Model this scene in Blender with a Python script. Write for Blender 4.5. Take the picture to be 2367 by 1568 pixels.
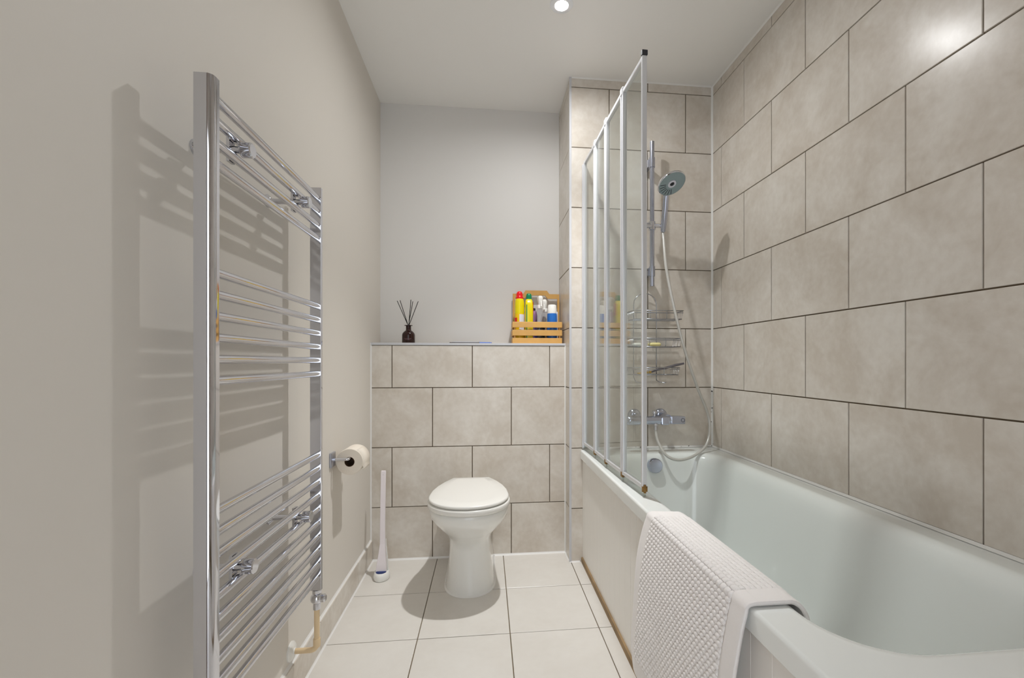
import bpy, bmesh, math, random
from mathutils import Vector, Matrix
random.seed(7)
PI = math.pi
S = bpy.context.scene
for o in list(bpy.data.objects):
    bpy.data.objects.remove(o, do_unlink=True)
COL = S.collection

# ------------------------------------------------------------------ camera, world, lamp, exposure
cam_d = bpy.data.cameras.new('camera')
cam = bpy.data.objects.new('camera', cam_d); COL.objects.link(cam)
cam.location = (0, 0, .9961)
cam.rotation_euler = (PI / 2, 0, -.1078)
cam_d.sensor_width = 36
cam_d.lens = 36 * 1056.08 / 2367
cam_d.shift_x = -(1238.16 - 1183.5) / 2367
cam_d.shift_y = (837.03 - 784) / 2367
cam_d.clip_start = .02
S.camera = cam
w = bpy.data.worlds.new('world'); S.world = w; w.use_nodes = True
w.node_tree.nodes['Background'].inputs[0].default_value = (.87, .935, 1.0, 1)
w.node_tree.nodes['Background'].inputs[1].default_value = 2.6
S.view_settings.view_transform = 'Standard'
S.view_settings.look = 'None'
S.view_settings.gamma = 1
S.view_settings.use_curve_mapping = False
S.view_settings.exposure = 0.07
LENS_STRENGTH = 1400.0     # wide spill from the lens
BEAM_POWER = 80.0         # the downlight's beam
LAMP = (.297, 1.789, 2.414)

# ------------------------------------------------------------------ dimensions of the room (metres)
XL, XR, XP, XB = -.575, 1.158, .413, .465      # left wall, right wall, pier edge, bath front
YB, YP, YW, YR = 2.36, 2.2407, 2.574, -.60     # boxing front, pier front, back wall, rear wall
ZC, ZS = 2.414, 1.092                           # ceiling, shelf
TW, TH, J = .40, .30, .0042                     # wall tile size and joint
Z0 = .8657 - 3 * TH                             # lowest course line (just below the floor)

# ------------------------------------------------------------------ materials
def lin(c):
    return tuple(((v / 255) / 12.92 if v / 255 <= .04045 else ((v / 255 + .055) / 1.055) ** 2.4) for v in c) + (1,)
def newmat(name):
    m = bpy.data.materials.new(name); m.use_nodes = True
    return m, m.node_tree, m.node_tree.nodes['Principled BSDF']
def plain(name, rgb, rough=.5, metal=0, spec=.5, emit=None, strength=0, trans=0, ior=1.45, noise=0, nscale=20, bump=0, bscale=60, coat=0):
    m, t, b = newmat(name)
    b.inputs['Base Color'].default_value = lin(rgb)
    b.inputs['Roughness'].default_value = rough
    b.inputs['Metallic'].default_value = metal
    b.inputs['Specular IOR Level'].default_value = spec
    b.inputs['Transmission Weight'].default_value = trans
    b.inputs['IOR'].default_value = ior
    b.inputs['Coat Weight'].default_value = coat
    if emit:
        b.inputs['Emission Color'].default_value = lin(emit); b.inputs['Emission Strength'].default_value = strength
    if noise or bump:
        tc = t.nodes.new('ShaderNodeTexCoord')
    if noise:
        n = t.nodes.new('ShaderNodeTexNoise'); n.inputs['Scale'].default_value = nscale; n.inputs['Detail'].default_value = 4
        r = t.nodes.new('ShaderNodeValToRGB')
        k = 1 - noise
        c = lin(rgb)
        r.color_ramp.elements[0].position = .3; r.color_ramp.elements[1].position = .7
        r.color_ramp.elements[0].color = (c[0] * k, c[1] * k, c[2] * k, 1)
        r.color_ramp.elements[1].color = c
        t.links.new(tc.outputs['Object'], n.inputs['Vector']); t.links.new(n.outputs[0], r.inputs[0])
        t.links.new(r.outputs[0], b.inputs['Base Color'])
    if bump:
        n2 = t.nodes.new('ShaderNodeTexNoise'); n2.inputs['Scale'].default_value = bscale; n2.inputs['Detail'].default_value = 3
        bp = t.nodes.new('ShaderNodeBump'); bp.inputs['Strength'].default_value = bump; bp.inputs['Distance'].default_value = .002
        t.links.new(tc.outputs['Object'], n2.inputs['Vector']); t.links.new(n2.outputs[0], bp.inputs['Height'])
        t.links.new(bp.outputs[0], b.inputs['Normal'])
    return m
def tilemat(name, dark, light, rough, scale=5.0, lo=.35, hi=.75):
    m, t, b = newmat(name)
    g = t.nodes.new('ShaderNodeNewGeometry'); oi = t.nodes.new('ShaderNodeObjectInfo')
    mul = t.nodes.new('ShaderNodeMath'); mul.operation = 'MULTIPLY'; mul.inputs[1].default_value = 17.0
    add = t.nodes.new('ShaderNodeVectorMath'); add.operation = 'ADD'
    n = t.nodes.new('ShaderNodeTexNoise'); n.inputs['Scale'].default_value = scale; n.inputs['Detail'].default_value = 7; n.inputs['Roughness'].default_value = .62
    n.inputs['Distortion'].default_value = .5
    n2 = t.nodes.new('ShaderNodeTexNoise'); n2.inputs['Scale'].default_value = scale * 9; n2.inputs['Detail'].default_value = 4
    mx = t.nodes.new('ShaderNodeMath'); mx.operation = 'MULTIPLY_ADD'; mx.inputs[1].default_value = .3; 
    sub = t.nodes.new('ShaderNodeMath'); sub.operation = 'SUBTRACT'; sub.inputs[1].default_value = .15
    r = t.nodes.new('ShaderNodeValToRGB')
    r.color_ramp.elements[0].position = lo; r.color_ramp.elements[1].position = hi
    r.color_ramp.elements[0].color = lin(dark); r.color_ramp.elements[1].color = lin(light)
    t.links.new(oi.outputs['Random'], mul.inputs[0]); t.links.new(g.outputs['Position'], add.inputs[0]); t.links.new(mul.outputs[0], add.inputs[1])
    t.links.new(add.outputs[0], n.inputs['Vector']); t.links.new(add.outputs[0], n2.inputs['Vector'])
    t.links.new(n2.outputs[0], mx.inputs[0]); t.links.new(n.outputs[0], mx.inputs[2]); t.links.new(mx.outputs[0], sub.inputs[0])
    t.links.new(sub.outputs[0], r.inputs[0]); t.links.new(r.outputs[0], b.inputs['Base Color'])
    b.inputs['Roughness'].default_value = rough
    return m
M = {}
M['paint'] = plain('cream wall paint', (226, 220, 211), .55, spec=.3, bump=.05, bscale=180)
M['paint_back'] = plain('pale grey wall paint', (226, 223, 219), .5, spec=.3, bump=.05, bscale=180)
M['ceiling'] = plain('ceiling paint', (246, 244, 240), .45, spec=.35)
M['tile'] = tilemat('beige stone effect tile', (206, 196, 183), (228, 222, 213), .25, lo=.35, hi=.74)
M['tile'].node_tree.nodes['Principled BSDF'].inputs['Specular IOR Level'].default_value = .32
M['floor_tile'] = tilemat('cream floor tile', (222, 217, 209), (229, 225, 218), .3, 4.0)
M['grout'] = plain('brown grout', (112, 98, 80), .9)
M['floor_grout'] = plain('beige floor grout', (128, 113, 90), .9)
M['sealant'] = plain('white sealant', (238, 236, 232), .35)
M['trim'] = plain('pale grey plastic trim', (205, 205, 208), .3)
M['chrome'] = plain('chrome', (215, 216, 222), .07, 1)
M['satin'] = plain('satin chrome', (190, 195, 210), .16, 1)
M['wire'] = plain('dull chrome wire', (184, 186, 192), .22, 1)
M['dark_chrome'] = plain('dark polished metal', (104, 98, 94), .12, 1)
M['alu'] = plain('pale anodised aluminium', (226, 227, 230), .3, .45)
M['white_ceramic'] = plain('white ceramic', (240, 239, 234), .1, coat=.3)
M['white_plastic'] = plain('white plastic', (240, 238, 232), .22)
M['acrylic'] = plain('white bath acrylic', (240, 243, 240), .13, coat=.3)
M['panel'] = plain('cream bath panel', (247, 244, 238), .4)
M['stain'] = plain('yellowed sealant', (186, 150, 86), .6, noise=.35, nscale=9)
M['bottom'] = plain('brown plinth strip', (166, 138, 100), .7, noise=.4, nscale=12)
M['rust'] = plain('rusty brass', (158, 120, 62), .45, .3, noise=.5, nscale=80)
M['black_cap'] = plain('dark rubber', (48, 48, 54), .5)
M['pipe'] = plain('cream painted pipe', (226, 200, 160), .4)
M['paper'] = plain('toilet paper', (238, 228, 214), .95, spec=.1, bump=.3, bscale=300)
M['card'] = plain('brown card', (92, 68, 46), .9)
M['bottle_brown'] = plain('dark brown glass', (44, 18, 14), .18)
M['reed'] = plain('black reed', (22, 18, 16), .7)
M['print'] = plain('faint print', (112, 82, 86), .6)
M['wood'] = plain('bamboo wood', (222, 172, 98), .45, noise=.14, nscale=14)
M['door_wood'] = plain('brown door wood', (150, 84, 40), .4, noise=.3, nscale=8)
M['yellow'] = plain('yellow plastic', (236, 216, 10), .25)
M['yellow2'] = plain('yellow label', (244, 200, 20), .35)
M['red'] = plain('red plastic', (226, 24, 28), .28)
M['green'] = plain('green plastic', (12, 130, 84), .28)
M['blue'] = plain('blue plastic', (40, 108, 190), .3)
M['white_label'] = plain('white label', (226, 226, 236), .5)
M['purple_label'] = plain('purple label', (150, 110, 150), .5)
M['soap'] = plain('yellow soap', (240, 226, 160), .4)
M['soap2'] = plain('white soap', (240, 238, 226), .4)
M['grey_plastic'] = plain('grey plastic', (112, 106, 110), .4)
M['tan_bristle'] = plain('tan bristle', (196, 160, 70), .7)
M['pink_white'] = plain('off white plastic', (236, 228, 230), .3)
M['navy'] = plain('navy rubber', (52, 66, 120), .5)
M['lamp'] = plain('lamp lens', (255, 255, 255), .3, emit=(253, 254, 255), strength=LENS_STRENGTH)
M['bezel'] = plain('white lamp bezel', (246, 247, 250), .3)
M['hose'] = plain('grey hose', (206, 204, 198), .28, .25)
M['head_face'] = plain('grey spray face', (150, 168, 172), .3)
M['dark'] = plain('dark grey', (44, 46, 52), .4)
M['blue_reflection'] = plain('painted blue reflection', (70, 110, 210), .2)

def glassmat(name, tint, rough=.0, ior=1.45):
    m, t, b = newmat(name); t.nodes.remove(b)
    out = t.nodes['Material Output']
    tr = t.nodes.new('ShaderNodeBsdfTransparent'); tr.inputs[0].default_value = tint
    gl = t.nodes.new('ShaderNodeBsdfGlossy'); gl.inputs['Roughness'].default_value = rough
    fr = t.nodes.new('ShaderNodeFresnel')
    ge = t.nodes.new('ShaderNodeNewGeometry'); mr = t.nodes.new('ShaderNodeMapRange')     # same reflectance on both faces of a pane
    mr.inputs['To Min'].default_value = ior; mr.inputs['To Max'].default_value = 1 / ior
    t.links.new(ge.outputs['Backfacing'], mr.inputs['Value']); t.links.new(mr.outputs[0], fr.inputs['IOR'])
    mx = t.nodes.new('ShaderNodeMixShader')
    t.links.new(fr.outputs[0], mx.inputs[0]); t.links.new(tr.outputs[0], mx.inputs[1]); t.links.new(gl.outputs[0], mx.inputs[2])
    t.links.new(mx.outputs[0], out.inputs['Surface'])
    return m
M['glass'] = glassmat('clear screen glass', (.955, .975, .962, 1))
M['clear'] = glassmat('clear plastic', (.94, .945, .96, 1), .05)
M['clear_blue'] = glassmat('blue liquid plastic', (.50, .68, .92, 1), .05)
M['seal_clear'] = glassmat('clear seal', (.85, .88, .86, 1), .1)

def towelmat():
    m, t, b = newmat('white terry cotton')
    b.inputs['Base Color'].default_value = lin((245, 241, 238)); b.inputs['Roughness'].default_value = .95
    b.inputs['Specular IOR Level'].default_value = .1
    b.inputs['Sheen Weight'].default_value = .2
    tc = t.nodes.new('ShaderNodeTexCoord'); n = t.nodes.new('ShaderNodeTexNoise'); n.inputs['Scale'].default_value = 700; n.inputs['Detail'].default_value = 2
    bp = t.nodes.new('ShaderNodeBump'); bp.inputs['Strength'].default_value = .5; bp.inputs['Distance'].default_value = .001
    t.links.new(tc.outputs['Object'], n.inputs['Vector']); t.links.new(n.outputs[0], bp.inputs['Height']); t.links.new(bp.outputs[0], b.inputs['Normal'])
    return m
M['towel'] = towelmat()
def mouldmat():
    m, t, b = newmat('sealant with mould specks')
    b.inputs['Roughness'].default_value = .4
    g = t.nodes.new('ShaderNodeNewGeometry'); n = t.nodes.new('ShaderNodeTexNoise'); n.inputs['Scale'].default_value = 70
    r = t.nodes.new('ShaderNodeValToRGB'); r.color_ramp.elements[0].position = .62; r.color_ramp.elements[1].position = .67
    r.color_ramp.elements[0].color = lin((232, 230, 226)); r.color_ramp.elements[1].color = lin((40, 34, 30))
    t.links.new(g.outputs['Position'], n.inputs['Vector']); t.links.new(n.outputs[0], r.inputs[0]); t.links.new(r.outputs[0], b.inputs['Base Color'])
    return m
M['mould'] = mouldmat()

# ------------------------------------------------------------------ helpers
def obj(name, bm, mat, parent=None, smooth=False, bevel=0, loc=None, rot=None, angle=40, wn=False):
    me = bpy.data.meshes.new(name)
    bmesh.ops.recalc_face_normals(bm, faces=bm.faces)
    bm.to_mesh(me); bm.free()
    if isinstance(mat, str): mat = M[mat]
    me.materials.append(mat)
    if smooth:
        me.polygons.foreach_set('use_smooth', [True] * len(me.polygons))
        if angle < 180:
            me.set_sharp_from_angle(angle=math.radians(angle))
    o = bpy.data.objects.new(name, me); COL.objects.link(o)
    if parent: o.parent = parent
    if loc: o.location = loc
    if rot: o.rotation_euler = rot
    if wn:
        o.modifiers.new('wn', 'WEIGHTED_NORMAL').keep_sharp = True
    if bevel:
        b = o.modifiers.new('bevel', 'BEVEL'); b.width = bevel; b.segments = 2; b.limit_method = 'ANGLE'
    return o
def thing(name, label, cat, loc=(0, 0, 0), group=None):
    o = bpy.data.objects.new(name, None); COL.objects.link(o); o.location = loc; o.empty_display_size = .05
    return tag(o, label, cat, group)
def tag(o, label, cat, group=None, kind=None):
    o['label'] = label; o['category'] = cat
    if group: o['group'] = group
    if kind: o['kind'] = kind
    return o
def struct(o, label, cat):
    o['kind'] = 'structure'; o['label'] = label; o['category'] = cat
    return o
def B():
    return bmesh.new()
def box(bm, x0, x1, y0, y1, z0, z1):
    r = bmesh.ops.create_cube(bm, size=1)
    for v in r['verts']:
        v.co = Vector((x0 + (v.co.x + .5) * (x1 - x0), y0 + (v.co.y + .5) * (y1 - y0), z0 + (v.co.z + .5) * (z1 - z0)))
    return bm
def bx(*a):
    return box(B(), *a)
def tube(bm, pts, r, seg=10, caps=True, closed=False):
    pts = [Vector(p) for p in pts]; n = len(pts); rings = []
    rad = r if isinstance(r, (list, tuple)) else [r] * n
    up = None
    for i, p in enumerate(pts):
        if closed: d = (pts[(i + 1) % n] - pts[i - 1]).normalized()
        else: d = (pts[min(i + 1, n - 1)] - pts[max(i - 1, 0)]).normalized()
        if up is None:
            up = Vector((0, 0, 1)) if abs(d.z) < .9 else Vector((1, 0, 0))
        a = d.cross(up)
        if a.length < 1e-6: a = d.orthogonal()
        a.normalize(); b = a.cross(d).normalized(); up = b
        rings.append([bm.verts.new(p + rad[i] * (math.cos(2 * PI * k / seg) * a + math.sin(2 * PI * k / seg) * b)) for k in range(seg)])
    for i in range(n if closed else n - 1):
        q, s = rings[i], rings[(i + 1) % n]
        for k in range(seg):
            bm.faces.new((q[k], q[(k + 1) % seg], s[(k + 1) % seg], s[k]))
    if caps and not closed:
        bm.faces.new(rings[0]); bm.faces.new(rings[-1][::-1])
    return bm
def lathe(bm, prof, seg=24, center=(0, 0, 0), axis='Z', sx=1, sy=1):
    c = Vector(center); rings = []
    for r, h in prof:
        ring = []
        for k in range(seg):
            a = 2 * PI * k / seg; u, v = r * math.cos(a) * sx, r * math.sin(a) * sy
            p = {'Z': (u, v, h), 'X': (h, u, v), 'Y': (u, h, v)}[axis]
            ring.append(bm.verts.new(c + Vector(p)))
        rings.append(ring)
    for q, s in zip(rings, rings[1:]):
        for k in range(seg):
            bm.faces.new((q[k], q[(k + 1) % seg], s[(k + 1) % seg], s[k]))
    if prof[0] != prof[-1]:
        if prof[0][0] > 1e-6: bm.faces.new(rings[0])
        if prof[-1][0] > 1e-6: bm.faces.new(rings[-1])
    bmesh.ops.remove_doubles(bm, verts=bm.verts, dist=1e-6)
    return bm
def loft(bm, rings, cap0=True, cap1=True, closed=True):
    vr = [[bm.verts.new(p) for p in r] for r in rings]
    n = len(vr[0])
    for q, s in zip(vr, vr[1:]):
        for k in range(n if closed else n - 1):
            bm.faces.new((q[k], q[(k + 1) % n], s[(k + 1) % n], s[k]))
    if cap0: bm.faces.new(vr[0])
    if cap1: bm.faces.new(vr[-1][::-1])
    return bm
def rrect(x0, x1, y0, y1, r, z, n=6):
    pts = []
    for cx, cy, a0 in ((x1 - r, y1 - r, 0), (x0 + r, y1 - r, 90), (x0 + r, y0 + r, 180), (x1 - r, y0 + r, 270)):
        for k in range(n + 1):
            a = math.radians(a0 + 90 * k / n)
            pts.append((cx + r * math.cos(a), cy + r * math.sin(a), z))
    return pts
def prism(bm, pts2, axis, a, b):
    def P(p, t): return {'X': (t, p[0], p[1]), 'Y': (p[0], t, p[1]), 'Z': (p[0], p[1], t)}[axis]
    return loft(bm, [[P(p, a) for p in pts2], [P(p, b) for p in pts2]])
def catmull(pts, n=8):
    P = [Vector(p) for p in pts]; P = [P[0] * 2 - P[1]] + P + [P[-1] * 2 - P[-2]]; out = []
    for i in range(1, len(P) - 2):
        for k in range(n):
            t = k / n
            out.append(.5 * ((2 * P[i]) + (P[i + 1] - P[i - 1]) * t + (2 * P[i - 1] - 5 * P[i] + 4 * P[i + 1] - P[i + 2]) * t * t + (3 * P[i] - P[i - 1] - 3 * P[i + 1] + P[i + 2]) * t ** 3))
    out.append(P[-2]); return out

# tiles: a thin slab with a chamfered face, one mesh for each size
TC = {}
def tile_mesh(wd, ht, mat, t=.0065):
    k = (round(wd, 4), round(ht, 4), mat)
    if k not in TC:
        bm = B(); a, b, c = wd / 2, ht / 2, .0012
        R = lambda e, z: [(-a + e, -b + e, z), (a - e, -b + e, z), (a - e, b - e, z), (-a + e, b - e, z)]
        loft(bm, [R(0, 0), R(0, t - .0008), R(c, t)], cap0=False)
        me = bpy.data.meshes.new('tile'); bmesh.ops.recalc_face_normals(bm, faces=bm.faces)
        bm.to_mesh(me); bm.free(); me.materials.append(M[mat]); TC[k] = me
    return TC[k]
def put_tile(parent, wd, ht, loc, rot, mat='tile'):
    o = bpy.data.objects.new('tile', tile_mesh(wd, ht, mat)); COL.objects.link(o)
    o.parent = parent
    jit = random.uniform(-.0004, .0004)
    n = Matrix.Rotation(rot[2], 3, 'Z') @ Matrix.Rotation(rot[0], 3, 'X') @ Vector((0, 0, 1)) if rot[1] == 0 else Matrix.Rotation(rot[1], 3, 'Y') @ Vector((0, 0, 1))
    o.location = Vector(loc) + n * jit; o.rotation_euler = rot
    return o
def tile_rows(parent, u0, u1, z0, z1, joint0, parity, place):
    """courses of half-bonded tiles between u0..u1 and z0..z1; joints at joint0 + k*TW (+TW/2 on odd rows)"""
    k = 0
    while Z0 + k * TH < z1:
        a, b = max(Z0 + k * TH, z0), min(Z0 + (k + 1) * TH, z1)
        if b - a > .01:
            off = joint0 + (TW / 2 if (k + parity) % 2 else 0)
            i = math.floor((u0 - off) / TW)
            while off + i * TW < u1:
                c, d = max(off + i * TW, u0), min(off + (i + 1) * TW, u1)
                if d - c > .012:
                    place(parent, d - c - J, b - a - J, (c + d) / 2, (a + b) / 2)
                i += 1
        k += 1
T = .0055   # how far the grout bed lies behind the tile faces

# ------------------------------------------------------------------ the room
fl = struct(obj('floor', bx(XL - .1, XR + .1, YR - .1, YW + .1, -.06, -T), 'floor_grout'), 'cream square floor tiles with thin beige joints', 'floor')
FT, FJ = .333, .0035
fx = [XL, -.2457, .0873, .4203, .7533]
fy = [YB] + [2.0108 - FT * n for n in range(8)] + [YR]
for i in range(len(fx) - 1):
    for k in range(len(fy) - 1):
        y1, y0 = fy[k], fy[k + 1]
        put_tile(fl, fx[i + 1] - fx[i] - FJ, y1 - y0 - FJ, ((fx[i] + fx[i + 1]) / 2, (y0 + y1) / 2, -.0065), (0, 0, 0), 'floor_tile')
struct(obj('ceiling', bx(XL - .1, XR + .1, YR - .1, YW + .1, ZC, ZC + .08), 'ceiling'), 'plain white painted ceiling', 'ceiling')
struct(obj('wall_left', bx(XL - .1, XL, YR - .1, YW + .1, -.01, ZC), 'paint'), 'plain cream painted wall behind the towel rail', 'wall')
struct(obj('wall_back', bx(XL, XP, YW, YW + .1, ZS - .05, ZC), 'paint_back'), 'pale painted wall above the tiled shelf', 'wall')
wr = struct(obj('wall_right', bx(XR + T, XR + .1, YR, YW, 0, ZC), 'grout'), 'beige tiled wall along the bath', 'wall')
def pr(p, wd, ht, u, z): put_tile(p, wd, ht, (XR + T + .001, u, z), (PI / 2, 0, -PI / 2))
tile_rows(wr, YR, YP, 0, ZC, 1.9524, 1, pr)
wp = struct(obj('wall_shower', bx(XP + T, XR + T, YP + T, YW + .1, 0, ZC), 'grout'), 'beige tiled pier behind the shower', 'wall')
def pp(p, wd, ht, u, z): put_tile(p, wd, ht, (u, YP + T + .001, z), (PI / 2, 0, 0))
tile_rows(wp, XP + .006, XR, 0, ZC, .6143, 1, pp)
def pl(p, wd, ht, u, z): put_tile(p, wd, ht, (XP + T + .001, u, z), (PI / 2, 0, -PI / 2))
def side_rows(parent, y0, y1, z0, z1):
    k = 0
    while Z0 + k * TH < z1:
        a, b = max(Z0 + k * TH, z0), min(Z0 + (k + 1) * TH, z1)
        if b - a > .01: pl(parent, y1 - y0 - .002, b - a - J, (y0 + y1) / 2, (a + b) / 2)
        k += 1
side_rows(wp, YP + .006, YW, 0, ZC)
wb = struct(obj('wall_boxing', bx(XL, XP + T, YB + T, YW, 0, ZS - T), 'grout'), 'low beige tiled wall with a shelf on top behind the toilet', 'wall')
def pb(p, wd, ht, u, z): put_tile(p, wd, ht, (u, YB + T + .001, z), (PI / 2, 0, 0))
tile_rows(wb, XL, XP, 0, ZS - .011, -.471, 1, pb)
for a, b in ((XL, -.271), (-.271, .129), (.129, XP)):
    put_tile(wb, b - a - J, YW - YB - .012, ((a + b) / 2, (YW + YB + .01) / 2, ZS - .0065), (0, 0, 0))
# rear wall with a doorway behind the camera
bm = B()
box(bm, XL, -.42, YR - .1, YR, 0, ZC); box(bm, .34, XR, YR - .1, YR, 0, ZC); box(bm, -.42, .34, YR - .1, YR, 2.03, ZC)
struct(obj('wall_rear', bm, 'paint'), 'cream painted wall with a doorway behind the viewer', 'wall')
dr = struct(obj('door_1', bx(-.50, -.46, YR + .02, YR + .74, .008, 1.99), 'door_wood', bevel=.003), 'brown wooden door standing open against the left wall', 'door')
hb = B(); tube(hb, [(-.46, YR + .66, 1.0), (-.42, YR + .66, 1.0)], .009); tube(hb, [(-.42, YR + .67, 1.0), (-.42, YR + .56, 1.0)], .009)
obj('door_handle', hb, 'chrome', dr, True)
# skirting of cut tiles on the left wall
bb = struct(obj('baseboard_left', bx(XL, XL + .006, YR + .78, YB, 0, .102), 'grout'), 'low beige tile skirting along the left wall', 'baseboard')
ys = [YB - .004, 2.105, 1.640, 1.24, .84, .44, YR + .78]
for y1, y0 in zip(ys, ys[1:]):
    put_tile(bb, y1 - y0 - .003, .099, (XL + .004, (y0 + y1) / 2, .0525), (PI / 2, 0, PI / 2))
n = 0
def trim(bm, mat, label, **k):
    global n
    n += 1
    return struct(obj('trim_%d' % n, bm, mat, **k), label, 'trim')
trim(bx(XL, XP, YB - .003, YB + .012, ZS - .011, ZS + .001), 'trim', 'pale grey edging strip along the front of the shelf', bevel=.001)
trim(bx(XP - .002, XP + .009, YP - .002, YP + .009, 0, ZC), 'trim', 'pale grey vertical corner strip on the shower pier', bevel=.001)
def bead(a, b, nrm, r=.005):
    """a triangular bead of sealant from a to b in the corner opened by the two directions nrm"""
    a, b = Vector(a), Vector(b); u, v = [Vector(q) * r for q in nrm]
    return loft(B(), [[a, a + u, a + (u + v) * .38, a + v], [b, b + u, b + (u + v) * .38, b + v]])
bm = bead((XL + .01, YB, 0), (XP, YB, 0), ((0, -1, 0), (0, 0, 1)), .008)
trim(bm, 'sealant', 'white sealant line where the floor meets the low tiled wall')
trim(bead((XL + .0105, .5, 0), (XL + .0105, YB, 0), ((1, 0, 0), (0, 0, 1)), .006), 'sealant', 'white sealant line along the foot of the tile skirting')
trim(bead((XL, .2, .102), (XL, YB, .102), ((1, 0, 0), (0, 0, 1)), .007), 'sealant', 'thin white sealant line on top of the tile skirting')
trim(bead((XR, YP, .86), (XR, YP, ZC), ((-1, 0, 0), (0, -1, 0)), .008), 'sealant', 'white sealant line in the tiled corner above the bath')
trim(bead((XR, YP, .562), (XR, YP, .86), ((-1, 0, 0), (0, -1, 0)), .008), 'mould', 'mould specked lower end of the sealant in the bath corner')
trim(bead((XL, YB, .102), (XL, YB, ZS), ((1, 0, 0), (0, -1, 0)), .006), 'sealant', 'white sealant line where the low tiled wall meets the left wall')
trim(bead((XP, YB, 0), (XP, YB, ZS - .011), ((-1, 0, 0), (0, -1, 0)), .006), 'sealant', 'white sealant line where the low tiled wall meets the pier')
trim(bead((XP, YP + .009, 0), (XP, YB, 0), ((-1, 0, 0), (0, 0, 1)), .006), 'sealant', 'short white sealant line at the side foot of the pier')
trim(bead((XP, YP, 0), (XB, YP, 0), ((0, -1, 0), (0, 0, 1)), .006), 'sealant', 'short white sealant line at the front foot of the pier')
trim(bead((XP + .009, YP, ZC), (XR, YP, ZC), ((0, -1, 0), (0, 0, -1)), .006), 'sealant', 'white line where the pier tiles meet the ceiling')
trim(bead((XR, YR, ZC), (XR, YP, ZC), ((-1, 0, 0), (0, 0, -1)), .006), 'sealant', 'white line where the right wall tiles meet the ceiling')
trim(bead((XR, .53, .561), (XR, YP, .561), ((-1, 0, 0), (0, 0, 1)), .007), 'sealant', 'white sealant line between the bath rim and right wall')
trim(bead((XB + .01, YP, .561), (XR - .008, YP, .561), ((0, -1, 0), (0, 0, 1)), .008), 'mould', 'mould specked sealant line between bath rim and shower pier')

# ------------------------------------------------------------------ downlight
dl = thing('ceiling_downlight', 'round recessed spotlight glowing white in the ceiling', 'light', LAMP)
bm = B(); lathe(bm, [(.022, -.001), (.027, -.006), (.041, -.006), (.046, -.002), (.046, .004), (.022, .004), (.022, -.001)], 40)
obj('bezel', bm, 'bezel', dl, True)
bm = B(); lathe(bm, [(0, -.002), (.022, -.0015), (.022, .003), (0, .003)], 32)
obj('lens', bm, 'lamp', dl)
ld = bpy.data.lights.new('downlight_beam', 'SPOT'); ld.energy = BEAM_POWER; ld.color = (.985, .99, 1); ld.spot_size = math.radians(84); ld.spot_blend = 1; ld.shadow_soft_size = .022
lo = bpy.data.objects.new('beam', ld); COL.objects.link(lo); lo.parent = dl; lo.location = (0, 0, -.012)

# ------------------------------------------------------------------ bath
RZ = .56
bath = thing('bathtub', 'long white bath along the tiled wall', 'bathtub', (XB, .53, 0))
def at(o, parent):   # parent a mesh built in world coordinates to a thing that stands elsewhere
    o.parent = parent; o.matrix_parent_inverse = Matrix.Translation(-Vector(parent.location)); return o
Q = 10
x0, x1, y0, y1 = XB, XR - .0005, .53, YP - .0005
rings = [rrect(x0, x1, y0, y1, .012, RZ - .042, Q), rrect(x0, x1, y0, y1, .012, RZ - .008, Q),
         rrect(x0 + .002, x1 - .001, y0 + .002, y1 - .001, .012, RZ - .002, Q), rrect(x0 + .008, x1 - .003, y0 + .008, y1 - .003, .014, RZ, Q)]
ix0, ix1, iy0, iy1 = .532, 1.098, .602, 2.115
for d, z, r in ((0, .56, .13), (.010, .5585, .13), (.02, .553, .13), (.029, .542, .13), (.035, .527, .13), (.040, .50, .13)):
    rings.append(rrect(ix0 + d * .8, ix1 - d, iy0 + d, iy1 - d, r, z, Q))
for z, a, b, c, e, r in ((.44, .57, 1.053, .67, 2.065, .13), (.34, .585, 1.04, .73, 2.04, .13), (.25, .60, 1.025, .79, 2.01, .13), (.19, .615, 1.01, .84, 1.98, .13),
                         (.16, .64, .985, .89, 1.945, .12), (.147, .665, .96, .93, 1.91, .11), (.143, .70, .925, .98, 1.86, .09)):
    rings.append(rrect(a, b, c, e, r, z, Q))
bm = loft(B(), rings, cap0=False, cap1=True)
at(obj('tub', bm, 'acrylic', None, True, angle=60, wn=True), bath)
# chrome overflow knob on the head end
bm = B(); lathe(bm, [(.030, 0), (.030, -.012), (.034, -.014), (.034, -.036), (.030, -.042), (0, -.043)], 32, axis='Y')
kn = obj('overflow_knob', bm, 'satin', None, True, loc=None)
kn.parent = bath; kn.location = Vector((.785, 2.092, .508)) - bath.location; kn.rotation_euler = (-.10, 0, 0)
bm = B(); lathe(bm, [(.028, 0), (.030, .003), (.012, .005), (0, .005)], 24)
wv = obj('waste', bm, 'chrome', None, True); wv.parent = bath; wv.location = Vector((.80, 1.78, .143)) - bath.location

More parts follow.
